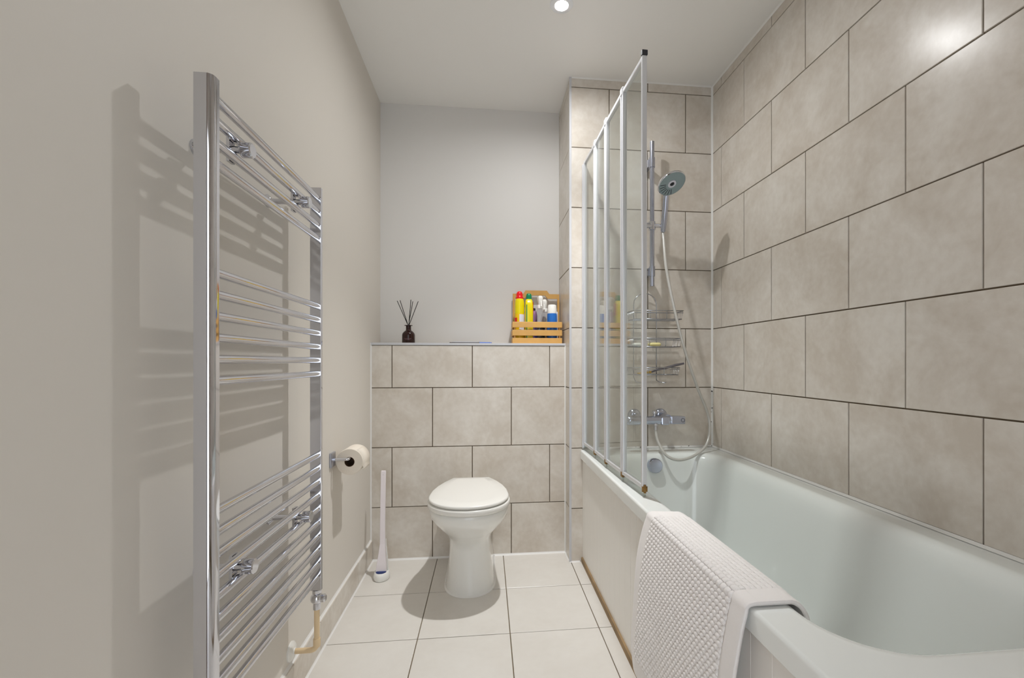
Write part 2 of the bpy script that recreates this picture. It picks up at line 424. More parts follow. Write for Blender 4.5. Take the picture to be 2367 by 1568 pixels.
bp = at(obj('front_panel', bx(.489, .497, .55, YP - .002, .004, .517), 'panel'), bath)
bp['label'] = 'cream boarded front panel'
pw = (YP - .53) / 27
pm = None
for k in range(27):
    if pm is None:
        bm = B(); a = pw / 2 - .0001; c = .0009
        loft(bm, [[(.010, -a, 0), (c, -a, 0), (0, -a + c, 0), (0, a - c, 0), (c, a, 0), (.010, a, 0)], [(.010, -a, .517), (c, -a, .517), (0, -a + c, .517), (0, a - c, .517), (c, a, .517), (.010, a, .517)]])
        o = obj('plank', bm, 'panel'); pm = o.data
    else:
        o = bpy.data.objects.new('plank', pm); COL.objects.link(o)
    o.parent = bp; o.location = (.478, .53 + pw * (k + .5), 0)
at(obj('end_panel', bx(.488, XR - .002, .534, .545, 0, .517), 'panel'), bath)
bm = B(); box(bm, .470, .478, .545, YP - .004, 0, .024)
at(obj('foot_strip', bm, 'bottom'), bath)['label'] = 'brown strip along the foot'  # mottled brown strip along the bottom of the panel
at(obj('stained_bead', bead((.478, .55, .5178), (.478, YP - .002, .5178), ((-1, 0, 0), (0, 0, -1)), .007), 'stain'), bath)['label'] = 'yellowed sealant under the rim'

# ------------------------------------------------------------------ folding glass screen
PX = [.485, .492, .493, .498, .5075]
PY = [2.2385, 2.023, 1.836, 1.623, 1.4215]
sc = thing('bath_screen', 'folding clear glass bath screen with pale metal frames', 'shower screen', (PX[0], PY[0], RZ))
ZB, ZT = .586, 1.985
at(obj('wall_channel', bx(PX[0] - .012, PX[0] + .012, 2.222, YP - .0005, ZB - .015, ZT - .01), 'alu', bevel=.002), sc)
for i in range(4):
    a, b = Vector((PX[i], PY[i], 0)), Vector((PX[i + 1], PY[i + 1], 0))
    if i == 0: a.y = 2.222
    d = (b - a); L = d.length; ang = math.atan2(d.y, d.x)
    # local frame: +X runs along the panel
    fr = bpy.data.objects.new('panel_frame', None)
    bm = B(); s = .012; g = .003
    box(bm, g, g + s, -.008, .008, ZB, ZT); box(bm, L - g - s, L - g, -.008, .008, ZB, ZT)
    box(bm, g + s, L - g - s, -.007, .007, ZB, ZB + .014); box(bm, g + s, L - g - s, -.007, .007, ZT - .014, ZT)
    o = obj('panel_frame', bm, 'alu', sc, bevel=.0018)
    o.location = a - Vector(sc.location); o.location.z = -RZ; o.rotation_euler = (0, 0, ang)
    obj('pane', bx(g + s - .003, L - g - s + .003, -.0025, .0025, ZB + .010, ZT - .010), 'glass', o)
    bm = B(); box(bm, .002, L - .002, -.004, .004, RZ + .0015, ZB)
    obj('seal', bm, 'seal_clear', o)
    bm = B(); box(bm, L - .007, L + (.006 if i < 3 else -.001), -.0088, .0088, ZB - .008, ZB + .009); tube(bm, [(L - .002, 0, ZB - .012), (L - .002, 0, ZB + .014)], .0045, 8)
    obj('hinge', bm, 'rust', o)
    bm = B(); box(bm, L - .012, L + (.010 if i < 3 else 0), -.0095, .0095, ZT - (.016 if i < 3 else 0), ZT + (.008 if i < 3 else .016))
    if i < 3: tube(bm, [(L, 0, ZT - .01), (L, 0, ZT + .014)], .006, 8)
    q = obj('hinge' if i < 3 else 'end_cap', bm, 'alu' if i < 3 else 'black_cap', o, bevel=.001)

# ------------------------------------------------------------------ bath mat draped over the rim
prof = catmull([(.428, .135), (.428, .20), (.430, .30), (.437, .42), (.449, .51), (.4565, .548), (.4605, .5625), (.473, .5665), (.50, .5668), (.530, .5668), (.548, .565), (.565, .551), (.576, .52), (.582, .44), (.594, .34), (.606, .28)], 40)
acc = [0]
for a, b in zip(prof, prof[1:]): acc.append(acc[-1] + (b - a).length)
LT = acc[-1]
def profat(s):
    s = min(max(s, 0), LT - 1e-6); lo_, hi_ = 0, len(acc) - 1
    while hi_ - lo_ > 1:
        m_ = (lo_ + hi_) // 2
        if acc[m_] <= s: lo_ = m_
        else: hi_ = m_
    t = (s - acc[lo_]) / (acc[hi_] - acc[lo_]); return prof[lo_].lerp(prof[hi_], t), (prof[hi_] - prof[lo_]).normalized()
MW = .495; Y0 = .762; NU, NS = 330, 560
bm = B(); grid = []
for j in range(NS + 1):
    s = LT * j / NS; p, tg = profat(s); nx, nz = -tg[1], tg[0]     # outward normal (prof is x,z)
    row = []
    for i in range(NU + 1):
        u = MW * i / NU
        du, ds = min(u, MW - u), min(s, LT - s)
        h = 0
        e = min((du - .042) / .006, (ds - .042) / .006, 1)
        if e > 0:
            r = s / .0108; k = math.floor(r); ph = (u / .0150 + (.5 if k % 2 else 0)); f1 = r - k; f2 = ph - math.floor(ph)
            f2s = (f2 + .45 * (f1 - .5)) % 1
            h = e * .0060 * (math.sin(PI * f1) ** .7) * (.25 + .75 * math.sin(PI * f2s) ** .8)
        else:
            h = .0016 * min(1, du / .006, ds / .006)
        drop = max(0, .55 - p[1]) if s < LT * .55 else 0
        wob = drop * (.020 * math.sin(9 * u + 1.0) + .012 * math.sin(21 * u + 2)) - drop * .02 * max(0, (u - .36) / .135) ** 2
        if s > LT * .55: wob = 0; h *= .5
        yy = Y0 + u + drop * .07 - (.012 * math.sin(s * 14) if i > NU * .8 else 0) * (i / NU - .8) * 5
        # rounded far lower corner
        if s < .09 and u > MW - .09:
            a_ = (.09 - s) / .09; yy -= .055 * a_ * a_ * ((u - MW + .09) / .09)
        x = p[0] + nx * h + (wob if wob < 0 else wob * .3); z = p[1] + nz * h
        row.append(bm.verts.new((x, yy, z)))
    grid.append(row)
for j in range(NS):
    for i in range(NU):
        bm.faces.new((grid[j][i], grid[j + 1][i], grid[j + 1][i + 1], grid[j][i + 1]))
mat_o = obj('bath_mat', bm, 'towel', None, True, angle=180)
sm = mat_o.modifiers.new('thick', 'SOLIDIFY'); sm.thickness = .008; sm.offset = 0
tag(mat_o, 'white textured cotton bath mat draped over the bath rim', 'bath mat')

# ------------------------------------------------------------------ heated towel rail
XF = -.485
YN0, YN1, YF0, YF1 = .870, .894, 1.4095, 1.4315
rail = thing('heated_towel_rail', 'tall chrome ladder towel radiator on the left wall', 'towel rail', (-.50, 1.15, .321))
def post(y0, y1, outer):
    xa, xb, r = -.516, XF, .0115; pts = []
    # flat inner side, rounded outer front edge
    if outer < 0:
        c = (xb - r, y0 + r); arc = [(c[0] + r * math.sin(t), c[1] - r * math.cos(t)) for t in [k * PI / 2 / 8 for k in range(9)]]
        pts = [(xa, y0)] + arc + [(xb, y1 - .001), (xb - .001, y1), (xa, y1)]
    else:
        c = (xb - r, y1 - r); arc = [(c[0] + r * math.cos(t), c[1] + r * math.sin(t)) for t in [k * PI / 2 / 8 for k in range(9)]]
        pts = [(xa, y0), (xb - .001, y0), (xb, y0 + .001)] + arc + [(xa, y1)]
    return prism(B(), pts, 'Z', .321, 1.511)
for a in ((YN0, YN1, -1), (YF0, YF1, 1)):
    at(obj('post', post(*a), 'chrome', None, True, angle=50, wn=True), rail)
zs = [1.481, 1.441, 1.401, 1.362] + [1.161 - .04 * k for k in range(6)] + [.721 - .04 * k for k in range(10)]
bm = B(); tube(bm, [(0, YN1 - .002, 0), (0, YF0 + .002, 0)], .0088, 16)
bar0 = obj('bar', bm, 'chrome', None, True); bm_me = bar0.data; bpy.data.objects.remove(bar0)
for z in zs:
    o = bpy.data.objects.new('bar', bm_me); COL.objects.link(o); o.parent = rail; o.location = Vector((-.4965, 0, z)) - Vector(rail.location)
for y, z in ((.975, 1.421), (1.275, 1.421), (.985, .581), (1.285, .581)):
    bm = B()
    tube(bm, [(XL, y, z), (-.506, y, z)], .007, 12); lathe(bm, [(.017, 0), (.017, .004), (.010, .010), (.007, .012)], 16, center=(XL, y, z), axis='X')
    box(bm, -.512, -.506, y - .010, y + .010, z - .026, z + .026)
    br = at(obj('bracket', bm, 'chrome', None, True), rail)
    bm = B(); lathe(bm, [(.007, -.508), (.007, -.488), (.0150, -.487), (.0150, -.468), (.0130, -.466), (0, -.466)], 20, center=(0, y, z), axis='X')
    kb = obj('knob', bm, 'chrome', None, True); kb.parent = br; kb.matrix_parent_inverse = br.matrix_parent_inverse
    kb.matrix_parent_inverse = Matrix.Identity(4)
for y in (.882, 1.4205):
    bm = B()
    lathe(bm, [(.010, .321), (.0135, .320), (.0135, .310), (.009, .309), (.009, .300)], 8, center=(-.5005, y, 0))
    lathe(bm, [(0, .277), (.010, .279), (.0165, .286), (.0185, .293), (.0165, .302), (.010, .308), (0, .310)], 20, center=(-.5005, y, 0))
    lathe(bm, [(.012, .008), (.012, .022), (.008, .026), (0, .026)], 16, center=(-.5005, y, .293), axis='X')
    lathe(bm, [(.011, .262), (.011, .280)], 8, center=(-.5005, y, 0))
    at(obj('valve', bm, 'chrome', None, True), rail)
for y, lab in ((1.4205, 'cream painted pipe from the floor valve of the far radiator post'), (.882, 'cream painted pipe under the near radiator post')):
    pt = thing('radiator_pipe', lab if y < 1 else 'cream painted pipe from the far radiator post to the wall', 'pipe', (-.5005, y, .14))
    bm = B(); arc = [(-.5005 - .018 + .018 * math.cos(t), y, .158 - .018 * math.sin(t)) for t in [k * PI / 2 / 6 for k in range(7)]]
    tube(bm, [(-.5005, y, .264), (-.5005, y, .20)] + arc + [(XL, y, .14)], .0078, 14)
    at(obj('tube', bm, 'pipe', None, True), pt)
    bm = B(); lathe(bm, [(.028, .0), (.028, .004), (.022, .009), (.010, .011), (.009, .014)], 24, center=(XL, y, .14), axis='X')
    at(obj('wall_collar', bm, 'white_plastic', None, True), pt)
    bm = B(); lathe(bm, [(.0095, .150), (.0102, .153), (.0102, .172), (.0095, .175)], 14, center=(-.5005, y, 0))
    at(obj('elbow_joint', bm, 'pipe', None, True), pt)

# ------------------------------------------------------------------ toilet
TX = -.072
toilet = thing('toilet', 'white back-to-wall toilet with closed lid', 'toilet', (TX, YB, 0))
def dsec(w_, yf, ycurve, yb, wb_, z, n=22, p=2.2):
    """half-superellipse nose at yf, widest at ycurve, straight or tapering to width wb at the back yb"""
    pts = []
    for k in range(n + 1):
        a = PI * k / n
        c, s = math.cos(a), math.sin(a)
        pts.append((TX + w_ * math.copysign(abs(c) ** (2 / p), c), ycurve - (ycurve - yf) * abs(s) ** (2 / p), z))
    for k in range(1, 5):
        t = k / 4; pts.append((TX - (w_ + (wb_ - w_) * t * t), ycurve + (yb - ycurve) * t, z))
    for k in range(4, 0, -1):
        t = k / 4; pts.append((TX + (w_ + (wb_ - w_) * t * t), ycurve + (yb - ycurve) * t, z))
    return pts
yb = YB - .0005
secs = [(.109, 1.950, 2.09, .112, 0), (.108, 1.951, 2.09, .110, .012), (.100, 1.962, 2.09, .102, .06), (.094, 1.972, 2.09, .098, .12), (.091, 1.975, 2.09, .097, .18),
        (.091, 1.966, 2.08, .097, .215), (.096, 1.942, 2.06, .100, .240), (.109, 1.908, 2.04, .106, .265), (.128, 1.872, 2.02, .115, .292), (.147, 1.842, 2.0, .125, .32), (.160, 1.822, 1.98, .120, .345),
        (.164, 1.815, 1.97, .10, .366), (.165, 1.813, 1.97, .085, .382), (.161, 1.820, 1.97, .083, .3875)]
at(obj('pan', loft(B(), [dsec(a, b, c, yb, d, z) for a, b, c, d, z in secs]), 'white_ceramic', None, True, angle=70), toilet)
def lid(z0, z1, w_, yf, e, yback, wb_, crown=0):
    def out(k, z): return dsec(w_ - k, yf + k, 1.965, yback - k * .5, wb_ - k * .5, z, 26, 2.15)
    rs = [out(e, z0), out(0, z0 + e), out(0, z1 - e), out(e * .4, z1 - e * .35), out(e * 1.2, z1)]
    if crown: rs += [out(w_ * .35, z1 + crown * .7), out(w_ * .7, z1 + crown)]
    return loft(B(), rs)
at(obj('seat', lid(.3925, .416, .173, 1.790, .005, 2.235, .085), 'white_plastic', None, True, angle=60), toilet)
at(obj('lid', lid(.4188, .433, .168, 1.793, .005, 2.250, .088, .002), 'white_plastic', None, True, angle=60), toilet)
for sx in (-.07, .07):
    bm = B(); lathe(bm, [(.012, .389), (.012, .42), (.009, .424), (0, .424)], 14, center=(TX + sx, 2.262, 0))
    at(obj('hinge', bm, 'chrome', None, True), toilet)
bm = loft(B(), [dsec(.115, 1.944, 2.09, yb, .118, 0), dsec(.112, 1.947, 2.09, yb, .116, .003), dsec(.1085, 1.951, 2.09, yb, .112, .006)], cap0=False, cap1=False)
at(obj('sealant_bead', bm, 'sealant', None, True), toilet)

# ------------------------------------------------------------------ toilet roll and holder
hz, hy, hx = .631, 1.778, -.513
th_ = thing('toilet_roll_holder', 'square chrome toilet roll holder on the left wall', 'roll holder', (XL, hy, hz))
at(obj('wall_plate', bx(XL, XL + .009, hy - .024, hy + .024, hz - .027, hz + .027), 'satin', bevel=.002), th_)
bm = B(); a = [(hx - .008 + .008 * math.sin(t), hy + .008 - .008 * math.cos(t), hz) for t in [k * PI / 2 / 5 for k in range(6)]]
tube(bm, [(XL + .008, hy, hz)] + a + [(hx, 1.90, hz)], .0055, 12)
at(obj('arm', bm, 'chrome', None, True), th_)
bm = B(); lathe(bm, [(.0055, 1.90), (.010, 1.901), (.010, 1.906), (0, 1.907)], 14, center=(hx, 0, hz), axis='Y')
at(obj('end_stop', bm, 'chrome', None, True), th_)
cz = hz - .0125
roll = thing('toilet_roll', 'white paper toilet roll hanging on the chrome holder', 'toilet roll', (hx, 1.84, cz - .05))
bm = B(); lathe(bm, [(.0185, 1.790), (.048, 1.790), (.0495, 1.7925), (.0495, 1.8875), (.048, 1.890), (.0185, 1.890), (.0185, 1.790)], 40, center=(hx, 0, cz), axis='Y')
at(obj('paper', bm, 'paper', None, True, angle=35), roll)
bm = B(); lathe(bm, [(.0183, 1.7905), (.0183, 1.8895), (.0172, 1.8895), (.0172, 1.7905), (.0183, 1.7905)], 28, center=(hx, 0, cz), axis='Y')
at(obj('core', bm, 'card', None, True), roll)
bm = B(); pts = [(hx + .0502 * math.cos(t), cz + .0502 * math.sin(t)) for t in [math.radians(60 - 10 * k) for k in range(9)]]
pts += [(hx + .0504, cz - .026), (hx + .047, cz - .034)]
gr = [[bm.verts.new((x, y, z)) for y in (1.795, 1.8875)] for x, z in pts]
for p_, q_ in zip(gr, gr[1:]): bm.faces.new((p_[0], p_[1], q_[1], q_[0]))
ls = at(obj('loose_sheet', bm, 'paper', None, True), roll); ls.modifiers.new('s', 'SOLIDIFY').thickness = .0008

# ------------------------------------------------------------------ toilet brush in its stand
bx0, by0 = -.478, 2.168
st = thing('brush_holder', 'small white oval brush stand on the floor by the skirting', 'brush holder', (bx0, by0, 0))
def ell(a, b, z, n=28, cx=0, cy=0): return [(cx + a * math.cos(2 * PI * k / n), cy + b * math.sin(2 * PI * k / n), z) for k in range(n)]
obj('dish', loft(B(), [ell(.033, .042, 0), ell(.036, .045, .004), ell(.0355, .045, .022), ell(.032, .041, .033), ell(.028, .037, .035), ell(.026, .034, .028)]), 'white_ceramic', st, True, angle=60)
bm = B()   # upright cradle behind the brush
loft(bm, [[(-.026, .020, .02), (.026, .020, .02), (.026, .026, .02), (-.026, .026, .02)], [(-.022, .026, .07), (.022, .026, .07), (.022, .031, .07), (-.022, .031, .07)],
          [(-.013, .036, .14), (.013, .036, .14), (.013, .040, .14), (-.013, .040, .14)], [(-.0115, .040, .165), (.0115, .040, .165), (.0115, .044, .165), (-.0115, .044, .165)]])
obj('cradle', bm, 'white_plastic', st, True)
tb = thing('toilet_brush', 'slim white flat-handled toilet brush standing upright in its stand', 'toilet brush', (bx0, by0, .03))
def bar_sec(w_, t_, x, y, z): return [(x - w_, y - t_, z), (x + w_, y - t_, z), (x + w_, y + t_, z), (x - w_, y + t_, z)]
hs = [(.024, .008, -.002, -.006, .002), (.021, .0085, -.001, -.002, .035), (.0155, .0085, 0, .006, .08), (.0118, .0075, .001, .014, .125), (.0112, .0065, -.001, .022, .20), (.0112, .0065, -.003, .042, .36), (.0112, .006, -.004, .053, .445), (.0098, .0055, -.004, .054, .453)]
obj('handle', loft(B(), [bar_sec(*h_) for h_ in hs]), 'pink_white', tb, bevel=.002)
obj('brush_pad', bx(-.022, .022, -.020, -.0075, -.004, .008), 'navy', tb, bevel=.002)
bm = B(); lathe(bm, [(.0028, -.001), (.0028, .0012), (0, .0012)], 12, axis='Y'); 
obj('hang_hole', bm, 'dark', tb, loc=(-.004, .0465, .432))

# ------------------------------------------------------------------ on the shelf
zsf = ZS + .0005
df = thing('diffuser_bottle', 'dark brown glass reed diffuser bottle on the shelf', 'bottle', (-.402, 2.435, zsf))
bm = B(); lathe(bm, [(0, 0), (.030, 0), (.0325, .003), (.0325, .044), (.0305, .052), (.022, .062), (.0145, .067), (.013, .072), (.013, .090), (.0205, .0915), (.0205, .0945), (.011, .0945), (.010, .070), (0, .068)], 32)
obj('glass', bm, 'bottle_brown', df, True, angle=50)
bm = B()
for zz, wd in ((.0225, .019), (.0175, .012)):
    k = -wd
    while k < wd:
        lw = random.uniform(.0012, .0022)
        ang = k / .0328
        a0, a1 = -PI / 2 + ang, -PI / 2 + ang + lw / .0328
        v = [bm.verts.new((.0329 * math.cos(a), .0329 * math.sin(a), z)) for a, z in ((a0, zz), (a1, zz), (a1, zz + .0028), (a0, zz + .0028))]
        bm.faces.new(v); k += lw + .0009
obj('label_print', bm, 'print', df)
for k, (dx, dz, dy, where) in enumerate(((-.056, .220, -.004, 'leftmost'), (-.045, .225, .005, 'second from left'), (.0145, .226, -.007, 'third from left'), (.0195, .221, .008, 'fourth from left'), (.050, .219, -.002, 'rightmost'))):
    bm = B()
    tube(bm, [(-.402 - dx * .1, 2.435 - dy, zsf + .075), (-.402 + dx, 2.435 + dy * 2, zsf + dz)], .0017, 8)
    tag(obj('reed', bm, 'reed', None, True), '%s of the thin black reeds in the diffuser bottle' % where, 'reed', 'reeds in the diffuser bottle')
fp = thing('flush_plate', 'flat chrome flush plate lying on top of the tiled shelf', 'flush plate', (-.08, 2.467, zsf))
obj('plate', bx(-.110, .110, -.07, .07, 0, .0065), 'dark_chrome', fp, bevel=.003)
obj('button', bx(-.095, .035, -.055, .055, .0065, .009), 'chrome', fp, bevel=.001)
obj('button', bx(.040, .100, -.055, .055, .0065, .009), 'satin', fp, bevel=.001)
obj('painted_reflection', bx(.045, .108, -.0712, -.0702, .0005, .0062), 'blue_reflection', fp)  # bluish reflection on the plate's front edge, painted as a blue strip

# bamboo crate
cx0, cx1, cy0, cy1 = .137, .401, 2.398, 2.545
cr = thing('bathroom_crate', 'small bamboo crate with raised handle at the shelf end', 'crate', ((cx0 + cx1) / 2, (cy0 + cy1) / 2, zsf))
def cpart(name, bm, **k): return at(obj(name, bm, 'wood', None, bevel=.0012, **k), cr)
cpart('base', bx(cx0 + .008, cx1 - .008, cy0 + .008, cy1 - .008, zsf + .004, zsf + .009))
for z0 in (.0, .0425, .0855):
    cpart('slat', bx(cx0, cx1, cy0, cy0 + .007, zsf + z0, zsf + z0 + .030))
    cpart('slat', bx(cx0 + .006, cx1 - .006, cy1 - .013, cy1 - .006, zsf + z0, zsf + z0 + .030))
    for xa in (cx0 + .001, cx1 - .008): cpart('slat', bx(xa, xa + .007, cy0 + .0075, cy1 - .014, zsf + z0, zsf + z0 + .030))
for xa in (cx0 + .0085, cx1 - .0165):
    cpart('corner_post', bx(xa, xa + .008, cy0 + .0075, cy0 + .0155, zsf, zsf + .1155))
for xa in (cx0 + .010, cx1 - .004):
    cpart('side_post', bx(xa, xa + .012, cy1 - .006, cy1 + .004, zsf, zsf + .284))
hp = [(cx0 + .013, .284), (cx0 + .060, .284), (cx0 + .072, .303), (cx1 - .072, .303), (cx1 - .058, .284), (cx1 - .013, .284), (cx1 - .013, .258), (cx1 - .068, .258), (cx1 - .082, .276), (cx0 + .082, .276), (cx0 + .068, .258), (cx0 + .013, .258)]
hp = [(x + .009, z) for x, z in hp]; bm = B()
for k in range(5):   # outline is concave: build it as five strips
    a, b, c, d = hp[k], hp[k + 1], hp[10 - k], hp[11 - k]
    prism(bm, [(p[0], zsf + p[1]) for p in (a, b, c, d)], 'Y', cy1 - .006, cy1 + .004)
bmesh.ops.remove_doubles(bm, verts=bm.verts, dist=1e-5)
at(obj('handle_rail', bm, 'wood'), cr)
zb = zsf + .0095
# yellow bottle with red cap
b1 = thing('cleaner_bottle', 'yellow cleaner bottle with round red cap in the crate', 'bottle', (.178, 2.450, zb))
obj('body', lathe(B(), [(0, 0), (.024, 0), (.026, .004), (.026, .130), (.0265, .16), (.0262, .20), (.024, .222), (.0215, .232), (0, .233)], 28), 'yellow', b1, True, angle=50)
obj('cap', lathe(B(), [(.0212, .231), (.0212, .240), (.0180, .2425), (.0175, .255), (.0160, .263), (.0120, .270), (.006, .2735), (0, .2745)], 28), 'red', b1, True, angle=50)
def wrap(rad, a0, a1, z0, z1, n=10):
    bm = B(); c = [[bm.verts.new((rad * math.cos(a0 + (a1 - a0) * k / n), rad * math.sin(a0 + (a1 - a0) * k / n), z)) for k in range(n + 1)] for z in (z0, z1)]
    for k in range(n): bm.faces.new((c[0][k], c[0][k + 1], c[1][k + 1], c[1][k]))
    return bm
R_ = math.radians
obj('label', wrap(.0264, R_(-200), R_(20), .02, .152, 24), 'yellow2', b1, True)
obj('text_label', wrap(.0267, R_(-95), R_(-30), .055, .148), 'white_label', b1, True)
obj('emblem', wrap(.0267, R_(-170), R_(-125), .098, .130), 'red', b1, True)
# yellow flat bottle with green cap
b2 = thing('bathroom_spray_bottle', 'slim yellow bottle with green cap beside the red-capped one', 'bottle', (.2285, 2.452, zb))
def rr(a, b, r, z): return rrect(-a, a, -b, b, r, z, 4)
obj('body', loft(B(), [rr(.020, .028, .006, 0), rr(.021, .030, .008, .006), rr(.021, .030, .008, .16), rr(.0205, .029, .008, .20), rr(.0185, .022, .010, .222), rr(.014, .014, .012, .232)]), 'yellow', b2, True, angle=50)
obj('cap', lathe(B(), [(.0155, .226), (.0155, .246), (.0135, .258), (.009, .262), (0, .263)], 24), 'green', b2, True, angle=50)
obj('stripe', bx(-.0165, -.0115, -.0308, -.0300, .01, .20), 'green', b2)
obj('side_label', bx(.0210, .0218, -.027, .010, .15, .215), 'red', b2)
# clear trigger bottles
def spray(x, y, body, liquid, h, sc_, label, yaw_):
    t = thing('trigger_bottle', label, 'bottle', (x, y, zb)); t.rotation_euler = (0, 0, yaw_)
    obj('body', lathe(B(), [(0, 0), (.024 * sc_, 0), (.027 * sc_, .005), (.027 * sc_, h - .07), (.022 * sc_, h - .045), (.013, h - .028), (.012, h - .012), (0, h - .012)], 24, sy=.8), body, t, True, angle=50)
    obj('liquid', lathe(B(), [(0, .003), (.022 * sc_, .003), (.025 * sc_, .007), (.025 * sc_, h * .52), (0, h * .52)], 24, sy=.78), liquid, t, True, angle=50)
    bm = B(); lathe(bm, [(.0145, h - .026), (.0145, h - .008), (.011, h - .004)], 18)
    loft(bm, [rr(.011, .012, .004, h - .006), rr(.012, .017, .005, h + .012), rr(.012, .020, .006, h + .030), rr(.009, .016, .005, h + .040), rr(.005, .010, .004, h + .043)])
    obj('trigger_head', bm, 'white_plastic', t, True, angle=50)
    bm = B(); loft(bm, [[(-.004, -.020, h + .014), (.004, -.020, h + .014), (.004, -.015, h + .014), (-.004, -.015, h + .014)], [(-.0035, -.027, h - .016), (.0035, -.027, h - .016), (.0035, -.022, h - .018), (-.0035, -.022, h - .018)]])
    obj('trigger', bm, 'white_plastic', t)
spray(.2885, 2.452, 'clear', 'clear_blue', .208, 1.08, 'clear trigger spray bottle in the middle of the crate', .2)
spray(.322, 2.502, 'clear', 'clear', .196, .95, 'second clear trigger spray bottle standing behind the first', -.3)
b5 = thing('roll_on_deodorant', 'blue deodorant bottle with white cap in the crate', 'bottle', (.3535, 2.444, zb))
obj('body', lathe(B(), [(0, 0), (.024, 0), (.0272, .006), (.028, .08), (.0265, .150), (.024, .156), (0, .156)], 28), 'blue', b5, True, angle=50)
obj('cap', lathe(B(), [(.0245, .155), (.0245, .178), (.0235, .180), (.023, .198), (.019, .202), (0, .203)], 28), 'white_plastic', b5, True, angle=50)
b6 = thing('white_tube', 'thin white tube in the right corner of the crate', 'tube', (.3865, 2.490, zb))
obj('body', lathe(B(), [(0, 0), (.0065, 0), (.0068, .004), (.006, .150), (.005, .168), (0, .172)], 16), 'white_label', b6, True, angle=50)
b7 = thing('purple_bottle', 'dark purple small bottle behind the clear spray bottle', 'bottle', (.258, 2.505, zb))
obj('body', lathe(B(), [(0, 0), (.021, 0), (.022, .004), (.022, .15), (.018, .17), (.012, .176), (0, .177)], 24), 'purple_label', b7, True, angle=50)
obj('cap', lathe(B(), [(.0125, .176), (.0125, .188), (.010, .190), (0, .190)], 20), 'dark', b7, True, angle=50)

# ------------------------------------------------------------------ shower
sr = thing('shower_riser_rail', 'upright chrome shower rail on the tiled pier', 'shower rail', (.810, YP, 1.37))
RXs, RYs = .810, 2.170
bm = B(); tube(bm, [(RXs, RYs, 1.368), (RXs, RYs, 2.078)], .0112, 20); at(obj('pole', bm, 'satin', None, True, angle=50), sr)
for z in (1.975, 1.440):
    bm = B(); tube(bm, [(RXs, RYs, z - .024), (RXs, RYs, z + .024)], .0145, 20)
    loft(bm, [[(RXs - .016, RYs + .004, z - .018), (RXs + .004, RYs + .004, z - .018), (RXs + .004, RYs + .004, z + .018), (RXs - .016, RYs + .004, z + .018)],
              [(RXs - .030, YP - .0003, z - .020), (RXs - .002, YP - .0003, z - .020), (RXs - .002, YP - .0003, z + .020), (RXs - .030, YP - .0003, z + .020)]])
    at(obj('bracket', bm, 'satin', None, True, angle=40), sr)
zsl = 1.664
bm = B(); tube(bm, [(RXs, RYs, zsl - .020), (RXs, RYs, zsl + .020)], .017, 20); tube(bm, [(RXs - .035, RYs - .006, zsl), (RXs + .050, RYs - .006, zsl)], .0095, 16)
lathe(bm, [(.0095, RXs - .034), (.014, RXs - .033), (.014, RXs - .022), (.0095, RXs - .020)], 16, center=(0, RYs - .006, zsl), axis='X')
tube(bm, [(RXs + .052, RYs - .010, zsl - .026), (RXs + .050, RYs - .030, zsl + .024)], [.0125, .0155], 18)
at(obj('slider', bm, 'chrome', None, True, angle=40), sr)
hd = thing('hand_shower', 'round chrome hand shower clipped to the rail', 'shower head', (.864, 2.15, zsl))
hc = Vector((.851, 2.030, 1.822))
nrm = Vector((.18, -.52, -.835)).normalized()
a_ = Vector((.862, 2.158, zsl - .030)); b_ = hc + Vector((0, .062, -.030))
hpts = catmull([a_, a_.lerp(b_, .3), a_.lerp(b_, .75), b_, hc - nrm * .013 + Vector((0, .036, -.018))], 6)
bm = B(); tube(bm, hpts, [.0105 + .003 * math.sin(PI * k / (len(hpts) - 1)) + (.006 * max(0, k / (len(hpts) - 1) - .8) * 5) for k in range(len(hpts))], 16)
at(obj('handle', bm, 'satin', None, True, angle=50), hd)
rq = Vector((0, 0, 1)).rotation_difference(nrm).to_matrix().to_4x4()
def headpart(name, prof, mat, seg=40):
    bm = B(); lathe(bm, prof, seg); bm.transform(Matrix.Translation(hc) @ rq); return at(obj(name, bm, mat, None, True, angle=40), hd)
headpart('spray_head', [(0, -.024), (.020, -.023), (.044, -.017), (.062, -.008), (.0665, -.001), (.066, .004), (.063, .006), (.0625, .004), (0, .004)], 'chrome')
headpart('spray_face', [(.0625, .0035), (.0625, .0060), (.022, .0068), (.020, .0050), (0, .0050)], 'head_face')
headpart('mode_ring', [(.020, .0052), (.019, .0085), (.012, .009), (.011, .0055), (0, .0055)], 'white_label')
headpart('nozzle', [(.010, .0056), (.009, .0078), (0, .0078)], 'dark')
bm = B()
for k in range(7):
    a = R_(-140 + 100 * k / 6 / 1.0)
    u_, v_ = math.cos(a), math.sin(a)
    tube(bm, [(.030 * u_, .030 * v_, .0068), (.058 * u_, .058 * v_, .0066)], .0014, 6)
bm.transform(Matrix.Translation(hc) @ rq); at(obj('nozzle_strip', bm, 'dark', None), hd)

hp_ = catmull([(.8615, 2.160, zsl - .034), (.858, 2.140, 1.58), (.856, 2.105, 1.446), (.885, 2.094, 1.278), (.939, 2.097, 1.073), (1.010, 2.11, .885), (1.080, 2.145, .755), (1.090, 2.135, .671), (1.053, 2.10, .594), (.972, 2.06, .553), (.890, 2.04, .540), (.836, 2.055, .560), (.815, 2.10, .612), (.813, 2.128, .66), (.813, 2.130, .682)], 10)
bm = B(); tube(bm, hp_, .0068, 12)
hose = obj('shower_hose', bm, 'hose', None, True, angle=180); tag(hose, 'long grey shower hose looping down into the bath', 'hose')

